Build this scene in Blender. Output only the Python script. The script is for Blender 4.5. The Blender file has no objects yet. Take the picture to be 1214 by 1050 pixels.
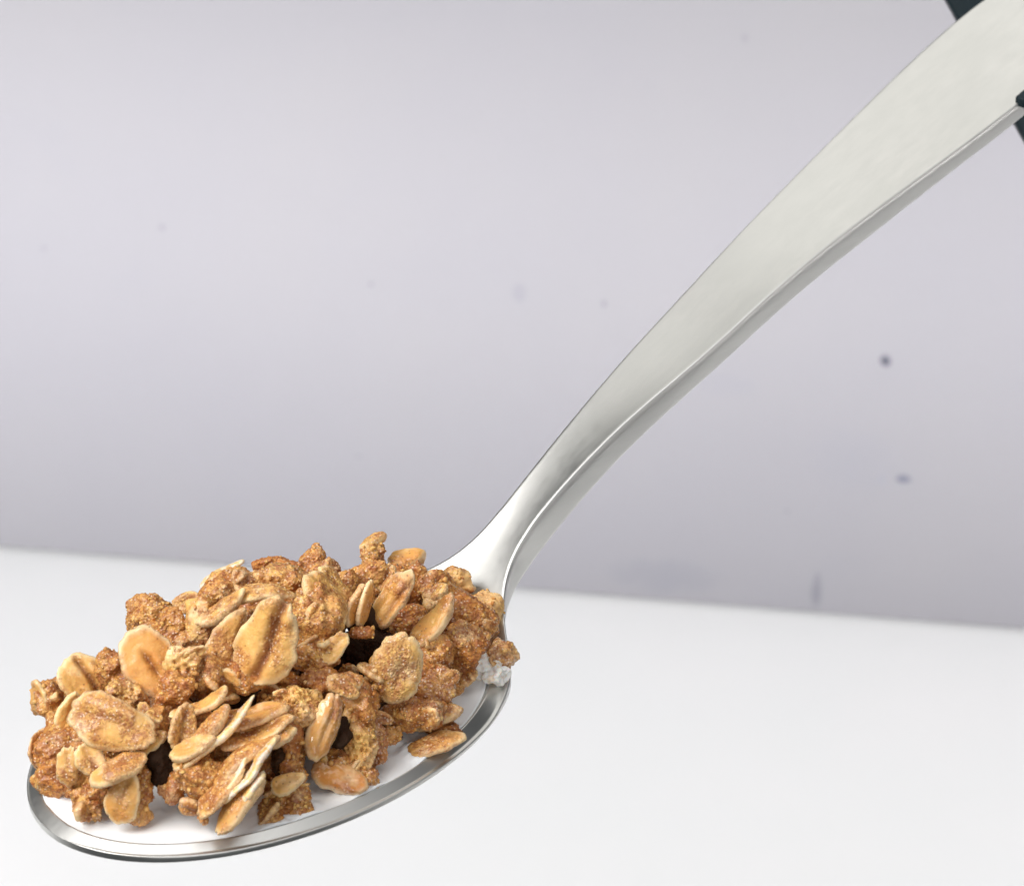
import bpy, bmesh, math, random
import numpy as np
from mathutils import Vector, Matrix

random.seed(7)
U = 0.01                                   # everything below is written in centimetres
scn = bpy.context.scene
COL = scn.collection

# ------------------------------------------------------------------ camera
CAM = np.array([3.142857, -51.863905, 34.169082])
PITCH = math.radians(30)
FPX = 5642.0; IW, IH = 1214, 1050
FW = np.array([0, math.cos(PITCH), -math.sin(PITCH)])
UP = np.array([0, math.sin(PITCH), math.cos(PITCH)])
RT = np.array([1.0, 0, 0])
cd = bpy.data.cameras.new('camera'); cam = bpy.data.objects.new('camera', cd); COL.objects.link(cam)
cam.location = Vector(CAM * U); cam.rotation_euler = (math.radians(60), 0, 0)
cd.sensor_width = 36; cd.lens = 36 * FPX / IW
cd.clip_start = 0.02; cd.clip_end = 50
cd.dof.use_dof = True; cd.dof.focus_distance = 0.625; cd.dof.aperture_fstop = 52
scn.camera = cam

# ------------------------------------------------------------------ world and lamps (studio, plus added fills)
w = bpy.data.worlds.new('World'); scn.world = w; w.use_nodes = True
bg = w.node_tree.nodes['Background']; bg.inputs[0].default_value = (0.50, 0.58, 0.64, 1); bg.inputs[1].default_value = 0.07

def area(name, loc, target, sx, sy, power, col=(1, 1, 1)):
    l = bpy.data.lights.new(name, 'AREA'); l.shape = 'RECTANGLE'; l.size = sx * U; l.size_y = sy * U
    l.energy = power; l.color = col
    o = bpy.data.objects.new(name, l); COL.objects.link(o)
    o.location = Vector(loc) * U
    o.rotation_euler = (Vector(target) - Vector(loc)).to_track_quat('-Z', 'Y').to_euler()
    return o
area('key_softbox', (-36, -20, 44), (8, -2, -12), 40, 40, 1.75, (1.0, 0.985, 0.965)).data.spread = math.radians(95)   # spread narrowed so less key light reaches the wall
area('top_softbox', (6, -4, 66), (4, 18, -20), 46, 46, 0.36, (1.0, 1.0, 1.0)).data.spread = math.radians(95)
area('back_softbox', (6, 56, 52), (6, 10, -2), 60, 62, 1.45, (1.0, 0.99, 0.95))
area('side_fill', (80, -20, 10), (4, 4, -5), 50, 50, 0.55, (1.0, 0.97, 0.97))  # added weak lamp, something pale for the handle side to reflect
area('front_wall_fill', (30, -116, 28), (8, 30, -16), 90, 90, 5.0, (1.0, 1.0, 1.0))  # added lamp, lights the wall from the front
area('right_rim_fill', (44, -22, 58), (4, 2, 0), 50, 50, 0.55, (1.0, 0.98, 0.97))  # added dim lamp, brightens the reflection in the front right rim
area('wall_wash_a', (-52, -2, -8), (-4, 37, -22), 20, 20, 0.44, (1.0, 1.0, 1.0)).data.spread = math.radians(50)  # added lamp out of view, lifts the lower wall
area('wall_wash_b', (66, -6, -6), (6, 35, -22), 20, 20, 0.44, (1.0, 1.0, 1.0)).data.spread = math.radians(50)  # its added partner from the right
scn.view_settings.view_transform = 'Standard'; scn.view_settings.look = 'None'
scn.view_settings.exposure = 0.0; scn.view_settings.gamma = 1
scn.view_settings.use_curve_mapping = False
scn.render.engine = 'CYCLES'
scn.cycles.max_bounces = 10; scn.cycles.diffuse_bounces = 4; scn.cycles.glossy_bounces = 4
scn.cycles.use_denoising = True
scn.cycles.sample_clamp_indirect = 6

# ------------------------------------------------------------------ noise
def _hash(ix, iy, iz, seed):
    h = (ix.astype(np.int64) * 374761393 + iy.astype(np.int64) * 668265263 + iz.astype(np.int64) * 2147483647 + seed * 974634777) & 0xFFFFFFFF
    h = ((h ^ (h >> 13)) * 1274126177) & 0xFFFFFFFF
    h = ((h ^ (h >> 16)) * 2246822519) & 0xFFFFFFFF
    h = h ^ (h >> 15)
    return (h & 0xFFFFFF) / float(0xFFFFFF)
def vnoise(p, seed=0):
    i = np.floor(p).astype(np.int64); f = p - i; u = f * f * f * (f * (f * 6 - 15) + 10)
    r = 0
    for dx in (0, 1):
        wx = u[:, 0] if dx else 1 - u[:, 0]
        for dy in (0, 1):
            wy = u[:, 1] if dy else 1 - u[:, 1]
            for dz in (0, 1):
                wz = u[:, 2] if dz else 1 - u[:, 2]
                r = r + wx * wy * wz * _hash(i[:, 0] + dx, i[:, 1] + dy, i[:, 2] + dz, seed)
    return r * 2 - 1
def fbm(p, seed=0, o=3, g=0.5):
    r = 0; a = 1; t = 0
    for k in range(o):
        r = r + a * vnoise(p * (2.03 ** k) + 17.3 * k, seed + k); t += a; a *= g
    return r / t * 1.6
def worley(p, seed=0):
    i = np.floor(p).astype(np.int64)
    f1 = np.full(len(p), 9.0); idv = np.zeros(len(p))
    for dx in (-1, 0, 1):
        for dy in (-1, 0, 1):
            for dz in (-1, 0, 1):
                c = i + np.array([dx, dy, dz])
                q = np.stack([c[:, k] + _hash(c[:, 0], c[:, 1], c[:, 2], seed + 11 * k + 1) for k in range(3)], 1)
                d = np.sqrt(((p - q) ** 2).sum(1)); m = d < f1
                f1 = np.where(m, d, f1)
                idv = np.where(m, _hash(c[:, 0], c[:, 1], c[:, 2], seed + 77), idv)
    return f1, idv
def sstep(a, b, x):
    t = np.clip((x - a) / (b - a), 0, 1); return t * t * (3 - 2 * t)

# ------------------------------------------------------------------ objects
def tag(o, label=None, cat=None, group=None, kind=None):
    if label: o['label'] = label
    if cat: o['category'] = cat
    if group: o['group'] = group
    if kind: o['kind'] = kind
    return o
def empty(name, loc_cm):
    o = bpy.data.objects.new(name, None); o.location = Vector(loc_cm) * U; o.empty_display_size = 0.01
    COL.objects.link(o); return o
def mesh_obj(name, V, F, mat, parent=None, attrs=None, smooth=True):
    """V in world centimetres"""
    V = np.asarray(V, float)
    org = np.array(parent.location) / U if parent is not None else np.zeros(3)
    me = bpy.data.meshes.new(name)
    vv = ((V - org) * U)
    F = np.asarray(F)
    if F.ndim == 2:
        n, k = F.shape
        me.vertices.add(len(vv)); me.vertices.foreach_set('co', vv.ravel())
        me.loops.add(n * k); me.loops.foreach_set('vertex_index', F.ravel().astype(np.int32))
        me.polygons.add(n); me.polygons.foreach_set('loop_start', np.arange(0, n * k, k, dtype=np.int32))
        me.update(calc_edges=True)
    else:
        me.from_pydata([tuple(v) for v in vv], [], [tuple(f) for f in F])
    me.validate()
    if smooth: me.polygons.foreach_set('use_smooth', [True] * len(me.polygons))
    if attrs:
        for k, a in attrs.items():
            at = me.attributes.new(k, 'FLOAT', 'POINT'); at.data.foreach_set('value', np.asarray(a, np.float32))
    me.materials.append(mat)
    o = bpy.data.objects.new(name, me); COL.objects.link(o)
    if parent is not None: o.parent = parent
    return o

# ------------------------------------------------------------------ materials
class NT:
    def __init__(s, name):
        s.m = bpy.data.materials.new(name); s.m.use_nodes = True; s.t = s.m.node_tree
        s.b = s.t.nodes['Principled BSDF']
    def n(s, typ, **kw):
        n = s.t.nodes.new(typ)
        for k, v in kw.items():
            if k.startswith('i_'):
                n.inputs[k[2:].replace('_', ' ')].default_value = v
            else: setattr(n, k, v)
        return n
    def l(s, a, b): s.t.links.new(a, b)
    def set(s, **kw):
        for k, v in kw.items(): s.b.inputs[k.replace('_', ' ')].default_value = v
    def math(s, op, a, b=None, c=None, clamp=False):
        n = s.t.nodes.new('ShaderNodeMath'); n.operation = op; n.use_clamp = clamp
        for i, x in enumerate((a, b, c)):
            if x is None: continue
            if isinstance(x, (int, float)): n.inputs[i].default_value = x
            else: s.l(x, n.inputs[i])
        return n.outputs[0]
    def ramp(s, x, a, b, lo=0.0, hi=1.0):
        n = s.t.nodes.new('ShaderNodeMapRange'); n.interpolation_type = 'SMOOTHSTEP'
        n.inputs[1].default_value = a; n.inputs[2].default_value = b; n.inputs[3].default_value = lo; n.inputs[4].default_value = hi
        s.l(x, n.inputs[0]); return n.outputs[0]
    def mix(s, f, a, b, mode='MIX'):
        n = s.t.nodes.new('ShaderNodeMix'); n.data_type = 'RGBA'; n.blend_type = mode
        if isinstance(f, (int, float)): n.inputs[0].default_value = f
        else: s.l(f, n.inputs[0])
        for i, x in ((6, a), (7, b)):
            if isinstance(x, tuple): n.inputs[i].default_value = (*x, 1) if len(x) == 3 else x
            else: s.l(x, n.inputs[i])
        return n.outputs[2]
    def noise(s, scale, det=3, rough=0.55, vec=None, dim='3D'):
        n = s.t.nodes.new('ShaderNodeTexNoise'); n.inputs['Scale'].default_value = scale
        n.inputs['Detail'].default_value = det; n.inputs['Roughness'].default_value = rough
        if vec is not None: s.l(vec, n.inputs['Vector'])
        return n.outputs[0]
    def vor(s, scale, vec=None, feat='F1'):
        n = s.t.nodes.new('ShaderNodeTexVoronoi'); n.feature = feat; n.inputs['Scale'].default_value = scale
        if vec is not None: s.l(vec, n.inputs['Vector'])
        return n
    def attr(s, name):
        n = s.t.nodes.new('ShaderNodeAttribute'); n.attribute_name = name; return n.outputs['Fac']
    def coord(s):
        return s.t.nodes.new('ShaderNodeTexCoord').outputs['Object']

def mat_oat():
    k = NT('oat_and_cinnamon_sugar'); v = k.coord()
    tone, coat, groove, edge, milk = (k.attr(a) for a in ('tone', 'coat', 'groove', 'edge', 'milk'))
    n1 = k.noise(260, 3, 0.6, v); n2 = k.noise(900, 4, 0.65, v); n3 = k.noise(2600, 3, 0.6, v)
    # oat body: pale cream to toasted gold
    f = k.math('ADD', k.math('MULTIPLY', k.ramp(n1, 0.3, 0.7), 0.5), k.math('SUBTRACT', tone, 0.25), clamp=True)
    c = k.mix(f, (0.76, 0.455, 0.135), (0.54, 0.19, 0.024))
    c = k.mix(k.math('MULTIPLY', k.ramp(n2, 0.42, 0.72), 0.35), c, (0.55, 0.24, 0.065))
    # pale cut edges
    c = k.mix(k.math('MULTIPLY', edge, 0.6), c, (0.88, 0.72, 0.45))
    n0 = k.noise(170, 4, 0.6, v)
    c = k.mix(k.math('MULTIPLY', k.ramp(n0, 0.54, 0.68), 0.55), c, (0.84, 0.62, 0.36))
    # cinnamon coat
    cf = k.math('MULTIPLY', coat, k.ramp(k.math('ADD', k.math('MULTIPLY', n2, 0.6), k.math('MULTIPLY', n3, 0.4)), 0.36, 0.60), clamp=True)
    c = k.mix(k.math('MULTIPLY', cf, 0.85), c, (0.27, 0.070, 0.014))
    c = k.mix(k.math('MULTIPLY', groove, 0.8), c, (0.24, 0.08, 0.024))
    # brown specks
    vs = k.vor(1500, v)
    sp = k.math('MULTIPLY', k.ramp(vs.outputs['Distance'], 0.12, 0.28, 1, 0), k.ramp(n1, 0.45, 0.6))
    c = k.mix(k.math('MULTIPLY', sp, 0.6), c, (0.17, 0.05, 0.018))
    # sugar grains
    vg = k.vor(2600, v)
    sep = k.n('ShaderNodeSeparateColor'); k.l(vg.outputs['Color'], sep.inputs[0])
    gr = k.math('MULTIPLY', k.ramp(vg.outputs['Distance'], 0.25, 0.48, 1, 0), k.math('GREATER_THAN', sep.outputs[0], 0.72))
    gr = k.math('MULTIPLY', gr, k.math('ADD', k.math('MULTIPLY', coat, 0.85), 0.12))
    c = k.mix(k.math('MULTIPLY', gr, 0.5), c, (0.94, 0.74, 0.56))
    c = k.mix(k.ramp(tone, 1.2, 1.8), c, (0.026, 0.013, 0.008))  # highest tones go near-black: shade of the gaps put into the colour
    # milk film
    mf = k.math('ADD', k.math('SUBTRACT', k.math('MULTIPLY', milk, 1.6), 1.0), k.ramp(n2, 0.38, 0.55), clamp=True)
    c = k.mix(mf, c, (0.84, 0.82, 0.78))
    k.l(c, k.b.inputs['Base Color'])
    k.set(Roughness=0.5, Specular_IOR_Level=0.45, Coat_Weight=0.22, Coat_Roughness=0.22)
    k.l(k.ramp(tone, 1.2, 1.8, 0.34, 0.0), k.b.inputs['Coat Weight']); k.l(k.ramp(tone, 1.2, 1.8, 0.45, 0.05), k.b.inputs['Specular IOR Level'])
    k.l(k.math('SUBTRACT', 0.60, k.math('MULTIPLY', gr, 0.40)), k.b.inputs['Roughness'])
    k.set(Subsurface_Weight=0.22, Subsurface_Scale=0.0011)
    k.b.inputs['Subsurface Radius'].default_value = (1.0, 0.45, 0.2)
    h = k.math('ADD', k.math('MULTIPLY', n3, 0.35), k.math('MULTIPLY', n2, 0.5))
    h = k.math('ADD', h, k.math('MULTIPLY', k.math('MULTIPLY', k.ramp(vg.outputs['Distance'], 0.1, 0.6, 1, 0), k.math('ADD', coat, 0.1)), 0.45))
    b = k.n('ShaderNodeBump', i_Strength=0.8, i_Distance=0.00026); k.l(h, b.inputs['Height']); k.l(b.outputs[0], k.b.inputs['Normal'])
    return k.m
def mat_wet():
    m = M_OAT.copy(); m.name = 'oat_wet_with_syrup'
    b = m.node_tree.nodes['Principled BSDF']
    for l in list(m.node_tree.links):
        if l.to_socket.name == 'Coat Weight': m.node_tree.links.remove(l)
    b.inputs['Coat Weight'].default_value = 1.0; b.inputs['Coat Roughness'].default_value = 0.06
    bp = [n for n in m.node_tree.nodes if n.type == 'BUMP'][0]; bp.inputs['Strength'].default_value = 0.35
    return m
def mat_milk():
    k = NT('milk')
    k.set(Base_Color=(0.94, 0.955, 0.96, 1), Roughness=0.05, Specular_IOR_Level=0.5, Subsurface_Weight=0.35, Subsurface_Scale=0.002)
    k.b.inputs['Subsurface Radius'].default_value = (1, 0.9, 0.8)
    return k.m
def mat_steel():
    k = NT('brushed_steel'); v = k.coord()
    mp = k.n('ShaderNodeMapping'); mp.inputs['Rotation'].default_value = (0, 0, math.radians(-45.3)); k.l(v, mp.inputs[0])
    mp2 = k.n('ShaderNodeMapping'); mp2.inputs['Scale'].default_value = (60, 1300, 1300); k.l(mp.outputs[0], mp2.inputs[0])
    st = k.noise(1.0, 4, 0.7, mp2.outputs[0])
    big = k.noise(70, 3, 0.5, v)
    k.l(k.mix(k.ramp(big, 0.3, 0.7), (0.665, 0.66, 0.635), (0.70, 0.69, 0.665)), k.b.inputs['Base Color'])
    k.set(Metallic=1.0)
    mp3 = k.n('ShaderNodeMapping'); mp3.inputs['Scale'].default_value = (25, 700, 700); k.l(mp.outputs[0], mp3.inputs[0])
    st2 = k.noise(1.0, 5, 0.7, mp3.outputs[0])
    k.l(k.mix(k.ramp(st2, 0.3, 0.7), k.b.inputs['Base Color'].links[0].from_socket, (0.655, 0.65, 0.625)), k.b.inputs['Base Color'])
    k.l(k.math('ADD', 0.27, k.math('MULTIPLY', k.math('ADD', k.math('MULTIPLY', st, 0.5), k.math('MULTIPLY', st2, 0.5)), 0.22)), k.b.inputs['Roughness'])
    b = k.n('ShaderNodeBump', i_Strength=0.12, i_Distance=0.00003); k.l(st, b.inputs['Height']); k.l(b.outputs[0], k.b.inputs['Normal'])
    return k.m
def mat_wall():
    k = NT('painted_panel'); v = k.coord()
    n = k.noise(9, 4, 0.55, v); n2 = k.noise(45, 4, 0.6, v)
    c = k.mix(k.ramp(n, 0.3, 0.7), (0.372, 0.362, 0.396), (0.388, 0.376, 0.401))
    c = k.mix(k.math('MULTIPLY', k.ramp(n2, 0.55, 0.8), 0.10), c, (0.30, 0.31, 0.38))
    sx = k.n('ShaderNodeSeparateXYZ'); k.l(v, sx.inputs[0])
    nd = k.noise(220, 3, 0.6, v)
    for (x, z, rx, rz, amt, col) in WALL_MARKS:
        dx = k.math('DIVIDE', k.math('SUBTRACT', sx.outputs[0], x), rx)
        dz = k.math('DIVIDE', k.math('SUBTRACT', sx.outputs[2], z), rz)
        d = k.math('ADD', k.math('MULTIPLY', dx, dx), k.math('MULTIPLY', dz, dz))
        d = k.math('ADD', d, k.math('MULTIPLY', k.math('SUBTRACT', nd, 0.5), 1.6))
        c = k.mix(k.ramp(d, 0.1, 1.1, amt, 0), c, col)
    k.l(c, k.b.inputs['Base Color']); k.set(Roughness=0.6, Specular_IOR_Level=0.25)
    b = k.n('ShaderNodeBump', i_Strength=0.15, i_Distance=0.0004); k.l(k.noise(600, 3, 0.6, v), b.inputs['Height']); k.l(b.outputs[0], k.b.inputs['Normal'])
    return k.m
def mat_table():
    k = NT('white_tabletop'); v = k.coord()
    n = k.noise(12, 4, 0.55, v)
    k.l(k.mix(k.ramp(n, 0.3, 0.7), (0.68, 0.686, 0.688), (0.70, 0.697, 0.70)), k.b.inputs['Base Color'])
    k.set(Roughness=0.55, Specular_IOR_Level=0.3)
    b = k.n('ShaderNodeBump', i_Strength=0.1, i_Distance=0.0003); k.l(k.noise(500, 3, 0.6, v), b.inputs['Height']); k.l(b.outputs[0], k.b.inputs['Normal'])
    return k.m
def mat_dark():
    k = NT('dark_painted_metal'); v = k.coord()
    k.l(k.mix(k.noise(120, 3, 0.6, v), (0.002, 0.009, 0.013), (0.004, 0.015, 0.021)), k.b.inputs['Base Color'])
    k.set(Roughness=0.5, Specular_IOR_Level=0.3)
    return k.m

# ------------------------------------------------------------------ setting
TZ = -20.0
def pix_ray(x, y):
    d = FW * FPX + RT * (x - IW / 2) + UP * (IH / 2 - y); return d / np.linalg.norm(d)
def pix_z(x, y, z):
    d = pix_ray(x, y); return CAM + d * ((z - CAM[2]) / d[2])
A_ = pix_z(0, 652, TZ); B_ = pix_z(1214, 750, TZ)
wd = (B_ - A_); wd[2] = 0; wd /= np.linalg.norm(wd); wn = np.array([-wd[1], wd[0], 0])     # along the wall, and into it
wall_o = (A_ + B_) / 2
def pix_wall(x, y):
    d = pix_ray(x, y); t = ((wall_o - CAM) @ wn) / (d @ wn); P = CAM + d * t - wall_o
    return (P @ wd) * U, P[2] * U
WALL_MARKS = []
for (x, y, rx, ry, amt, col) in [(1050, 428, 7, 8, .95, (0.06, 0.065, 0.10)), (1071, 568, 11, 5, .8, (0.12, 0.14, 0.2)), (1046, 568, 4, 6, .3, (0.3, 0.33, 0.42)),
                                 (616, 347, 9, 12, .2, (0.2, 0.21, 0.27)), (790, 682, 80, 22, .22, (0.24, 0.25, 0.30)), (968, 700, 7, 24, .45, (0.16, 0.17, 0.21)),
                                 (860, 455, 40, 16, .10, (0.28, 0.29, 0.37)), (1010, 545, 60, 40, .10, (0.30, 0.31, 0.38)), (192, 270, 4, 4, .35, (0.15, 0.15, 0.2)), (52, 295, 5, 4, .25, (0.15, 0.15, 0.2)),
                                 (440, 337, 2.5, 2.5, .6, (0.15, 0.15, 0.2)), (716, 360, 2.2, 4, .6, (0.15, 0.15, 0.2)), (425, 541, 2.5, 2.5, .5, (0.15, 0.15, 0.2)), (933, 606, 2.5, 2.5, .5, (0.15, 0.15, 0.2)), (883, 45, 4, 5, .2, (0.15, 0.15, 0.2))]:
    u, zz = pix_wall(x, y); s = 105 / FPX * U
    WALL_MARKS.append((u, zz, rx * s, ry * s / 0.86, amt, col))
M_OAT = mat_oat(); M_WET = mat_wet(); M_MILK = mat_milk(); M_STEEL = mat_steel()
M_WALL = mat_wall(); M_TABLE = mat_table(); M_DARK = mat_dark()

def box_verts(x0, x1, y0, y1, z0, z1):
    return np.array([(x, y, z) for x in (x0, x1) for y in (y0, y1) for z in (z0, z1)], float)
BOXF = [(0, 1, 3, 2), (4, 6, 7, 5), (0, 4, 5, 1), (2, 3, 7, 6), (0, 2, 6, 4), (1, 5, 7, 3)]
def bevel_box(name, V, mat, parent, width, seg=3):
    o = mesh_obj(name, V, BOXF, mat, parent, smooth=True)
    bm = bmesh.new(); bm.from_mesh(o.data)
    bmesh.ops.recalc_face_normals(bm, faces=bm.faces)
    bmesh.ops.bevel(bm, geom=list(bm.edges), offset=width * U, segments=seg, profile=0.5, affect='EDGES')
    bm.to_mesh(o.data); bm.free()
    for p in o.data.polygons: p.use_smooth = True
    return o
# table: slab whose far edge runs under the wall panel
tb = bevel_box('table', box_verts(-70, 90, -6, 75, TZ - 3, TZ), M_TABLE, None, 0.3)
tag(tb, 'plain white tabletop under and behind the spoon', kind='structure')
# wall panel, standing on the table on a hairline gap
wl = mesh_obj('wall', box_verts(-75, 75, 0, 2.5, 0.12, 20), BOXF, M_WALL, None, smooth=False)
wl.location = Vector(wall_o) * U; wl.rotation_euler = (0, 0, math.atan2(wd[1], wd[0]))
tag(wl, 'pale lavender grey wall panel with small dark scuffs', kind='structure')

# ------------------------------------------------------------------ spoon
HD = math.radians(45.25657)
AX = np.array([math.cos(HD), math.sin(HD), 0]); RR = np.array([math.sin(HD), -math.cos(HD), 0])
CEN = np.array([0.07036, 0.0406, 0.0])
EA, EB = 3.7426, 2.3584
HT = np.array([  # s, centre height, half width, side thickness
 (-3.8, .15, 0, .185), (1.6, .15, 0, .185), (2.2, .15, 0, .185), (2.6, .16, 0, .19), (2.9, .18, 0, .24), (3.2, .31, 0, .34), (3.5, .539, .66, .42), (4.0, .933, .374, .55), (4.5, 1.285, .312, .60), (5.0, 1.580, .320, .56),
 (5.5, 1.845, .345, .52), (6.0, 2.085, .378, .48), (6.5, 2.292, .424, .44), (7.0, 2.484, .475, .40), (7.5, 2.667, .517, .385), (8.0, 2.855, .548, .385), (8.5, 3.055, .574, .385), (9.0, 3.250, .605, .385),
 (9.5, 3.430, .641, .385), (10.0, 3.593, .682, .38), (10.5, 3.742, .728, .37), (11.0, 3.886, .776, .35), (11.5, 4.027, .824, .33), (12.0, 4.167, .873, .305), (12.5, 4.307, .921, .29), (13.0, 4.448, .963, .285), (13.5, 4.590, .998, .28),
 (14.0, 4.730, 1.025, .27), (14.5, 4.870, 1.04, .26), (15.0, 5.005, 1.03, .25), (15.5, 5.135, .97, .24), (16.0, 5.26, .80, .23), (16.3, 5.33, .58, .22), (16.45, 5.365, .36, .22), (16.5, 5.375, 0.05, .22)])
def smooth_interp(xs, ys, q, sig=0.14):
    g = np.arange(-4.5, 17.2, 0.02); y = np.interp(g, xs, ys)
    kx = np.arange(-30, 31) * 0.02; kk = np.exp(-kx ** 2 / (2 * sig ** 2)); kk /= kk.sum()
    return np.interp(q, g, np.convolve(np.pad(y, 30, mode='edge'), kk, 'valid'))
def zc_of(s): return smooth_interp(HT[:, 0], HT[:, 1], s, 0.2)
def T_of(s): return smooth_interp(HT[:, 0], HT[:, 3], s, 0.25)
def w_of(s):
    s = np.asarray(s, float)
    ell = EB * np.sqrt(np.clip(1 - (s / EA) ** 2, 0, 1))
    han = HT[6:]; hw = np.interp(s, han[:, 0], han[:, 2])
    # neck: join ellipse at s=2.7 to the handle at 4.2 by a smooth curve
    k = np.array([2.5, 2.75, 3.0, 3.25, 3.5, 3.75, 4.0, 4.25]); kv = np.array([EB * math.sqrt(1 - (2.5 / EA) ** 2), EB * math.sqrt(1 - (2.75 / EA) ** 2) * .995, 1.33, 1.00, .70, .50, .385, .330])
    nk = np.interp(s, k, kv)
    raw = np.where(s < 2.5, ell, np.where(s < 4.25, nk, hw))
    sm = np.interp(s, _G, _WS) if _WS is not None else raw
    return np.where(s < 1.5, ell, np.where(s > 15.9, hw, sm))
_G = np.arange(0, 17, 0.02); _WS = None
_r = w_of(_G); kx = np.arange(-12, 13) * 0.02; kk = np.exp(-kx ** 2 / (2 * 0.09 ** 2)); kk /= kk.sum()
_WS = np.convolve(np.pad(_r, 12, mode='edge'), kk, 'valid')
IA, IB = EA - 0.17, EB - 0.17          # inner edge of the rim
IAe = 3.35                              # the hollow ends before the neck
BD = 0.95
def hollow(s, y, a0, b0, a1, depth):
    a = np.where(s < 0, a0, a1); q2 = (s / a) ** 2 + (y / b0) ** 2
    return depth * np.clip(1 - q2, 0, 1) ** 0.9
def build_spoon():
    st = []
    th = np.linspace(0, 1, 150) ** 1.0
    st += list(-EA + (EA + 2.4) * (1 - np.cos(th * math.pi / 2)) )
    st += list(np.arange(2.4 + 0.03, 16.0, 0.05)) + list(16.0 + 0.5 * np.sin(np.linspace(0.05, 1, 16) * math.pi / 2))
    st = np.array(st)
    NI, NR, NS, NB = 45, 9, 16, 45
    rings = []
    for s in st:
        wo = float(w_of(s)); z0 = float(zc_of(s)); T = float(T_of(s))
        a = IA if s < 0 else IAe
        wi = IB * math.sqrt(max(0, 1 - (s / a) ** 2)) if abs(s) < a else 0.0
        wi = min(wi, wo * 0.97)
        e = min(0.05, wo * 0.6)
        blow = 0.02 * min(1, wo / 0.3) * float(sstep(2.2, 4.2, np.array(s)))
        pts = []
        top_in = wo - e
        wi_ = min(wi, top_in)
        flat = float(sstep(2.5, 4.0, np.array(s)))
        wi_ = min(max(wi_, (wo - 0.20) * flat), top_in)
        def ztop(y):
            d = float(hollow(np.array(s), np.array(y), IA, IB, IAe, BD))
            crown = -0.035 * flat * (1 - (y / max(wo, 1e-3)) ** 2)    # handle faintly dished
            q = math.sqrt((s / (IA if s < 0 else IAe)) ** 2 + (y / IB) ** 2) - 1
            slope = 0.8 * min(max(q * IB + 0.012, 0), 0.17) * (1 - float(sstep(1.8, 3.0, np.array(s))))
            return z0 - d + crown - slope
        ys = np.concatenate([np.linspace(top_in, wi_, NR, endpoint=False), wi_ * np.cos(np.linspace(0, math.pi, NI)), np.linspace(-wi_, -top_in, NR + 1)[1:]])
        for y in ys: pts.append((y, ztop(y)))
        ph = np.linspace(math.pi / 2, -math.pi / 2, NS + 1)[1:]
        zt = float(ztop(top_in)); zb = z0 - T; zm, zh = (zt + zb) / 2, (zt - zb) / 2
        for p in ph:                                     # left side
            c, sn = abs(math.cos(p)), math.sin(p)
            yy = top_in + (e + blow * (1 - sn) * 0.5) * c ** 0.42
            pts.append((-yy, zm + math.copysign(abs(sn) ** 0.45, sn) * zh))
        yb = top_in
        for y in -yb * np.cos(np.linspace(0, math.pi, NB))[1:]:
            qq = (s / EA) ** 2 + (y / EB) ** 2
            d = BD * max(0, 1 - qq) ** 1.2 if s < 3.74 else 0
            pts.append((y, z0 - T - d - 0.05 * flat * (1 - (y / max(yb, 1e-3)) ** 2)))
        for p in ph[::-1][1:]:
            c, sn = abs(math.cos(p)), math.sin(p)
            yy = top_in + (e + blow * (1 - sn) * 0.5) * c ** 0.42
            pts.append((yy, zm + math.copysign(abs(sn) ** 0.45, sn) * zh))
        rings.append([CEN + AX * s - RR * (-y) + np.array([0, 0, z]) for y, z in pts])
    rings = np.array(rings); ns, nr, _ = rings.shape
    V = rings.reshape(-1, 3)
    F = []
    for i in range(ns - 1):
        for j in range(nr):
            a = i * nr + j; b = i * nr + (j + 1) % nr
            F.append((a, b, b + nr, a + nr))
    F.append(tuple(range((ns - 1) * nr, ns * nr)))
    bm = bmesh.new()
    vs = [bm.verts.new(tuple(v)) for v in V]
    for f in F: bm.faces.new([vs[k] for k in f])
    bmesh.ops.remove_doubles(bm, verts=bm.verts, dist=0.0008)
    bmesh.ops.dissolve_degenerate(bm, edges=bm.edges, dist=0.0005)
    bmesh.ops.recalc_face_normals(bm, faces=bm.faces)
    bm.normal_update()
    org = CEN + AX * 0.0 + np.array([0, 0, -1.1])
    root = empty('spoon', org)
    tag(root, 'brushed steel spoon heaped with granola, handle rising to the upper right', 'spoon')
    for part, test in (('bowl', lambda s: s < 3.3), ('handle', lambda s: s >= 3.3)):
        fs = [f for f in bm.faces if test(float((np.array(f.calc_center_median()) - CEN) @ AX))]
        idx = {}; VV = []; NN = []; FF = []
        for f in fs:
            r = []
            for v in f.verts:
                if v not in idx:
                    idx[v] = len(VV); VV.append(tuple(v.co)); NN.append(tuple(v.normal))
                r.append(idx[v])
            FF.append(r)
        me = bpy.data.meshes.new(part)
        vv = (np.array(VV) - np.array(org)) * U
        me.from_pydata([tuple(x) for x in vv], [], FF)
        for p in me.polygons: p.use_smooth = True
        me.normals_split_custom_set_from_vertices(NN)
        me.materials.append(M_STEEL)
        o = bpy.data.objects.new(part, me); COL.objects.link(o); o.parent = root
    bm.free()
build_spoon()

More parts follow.
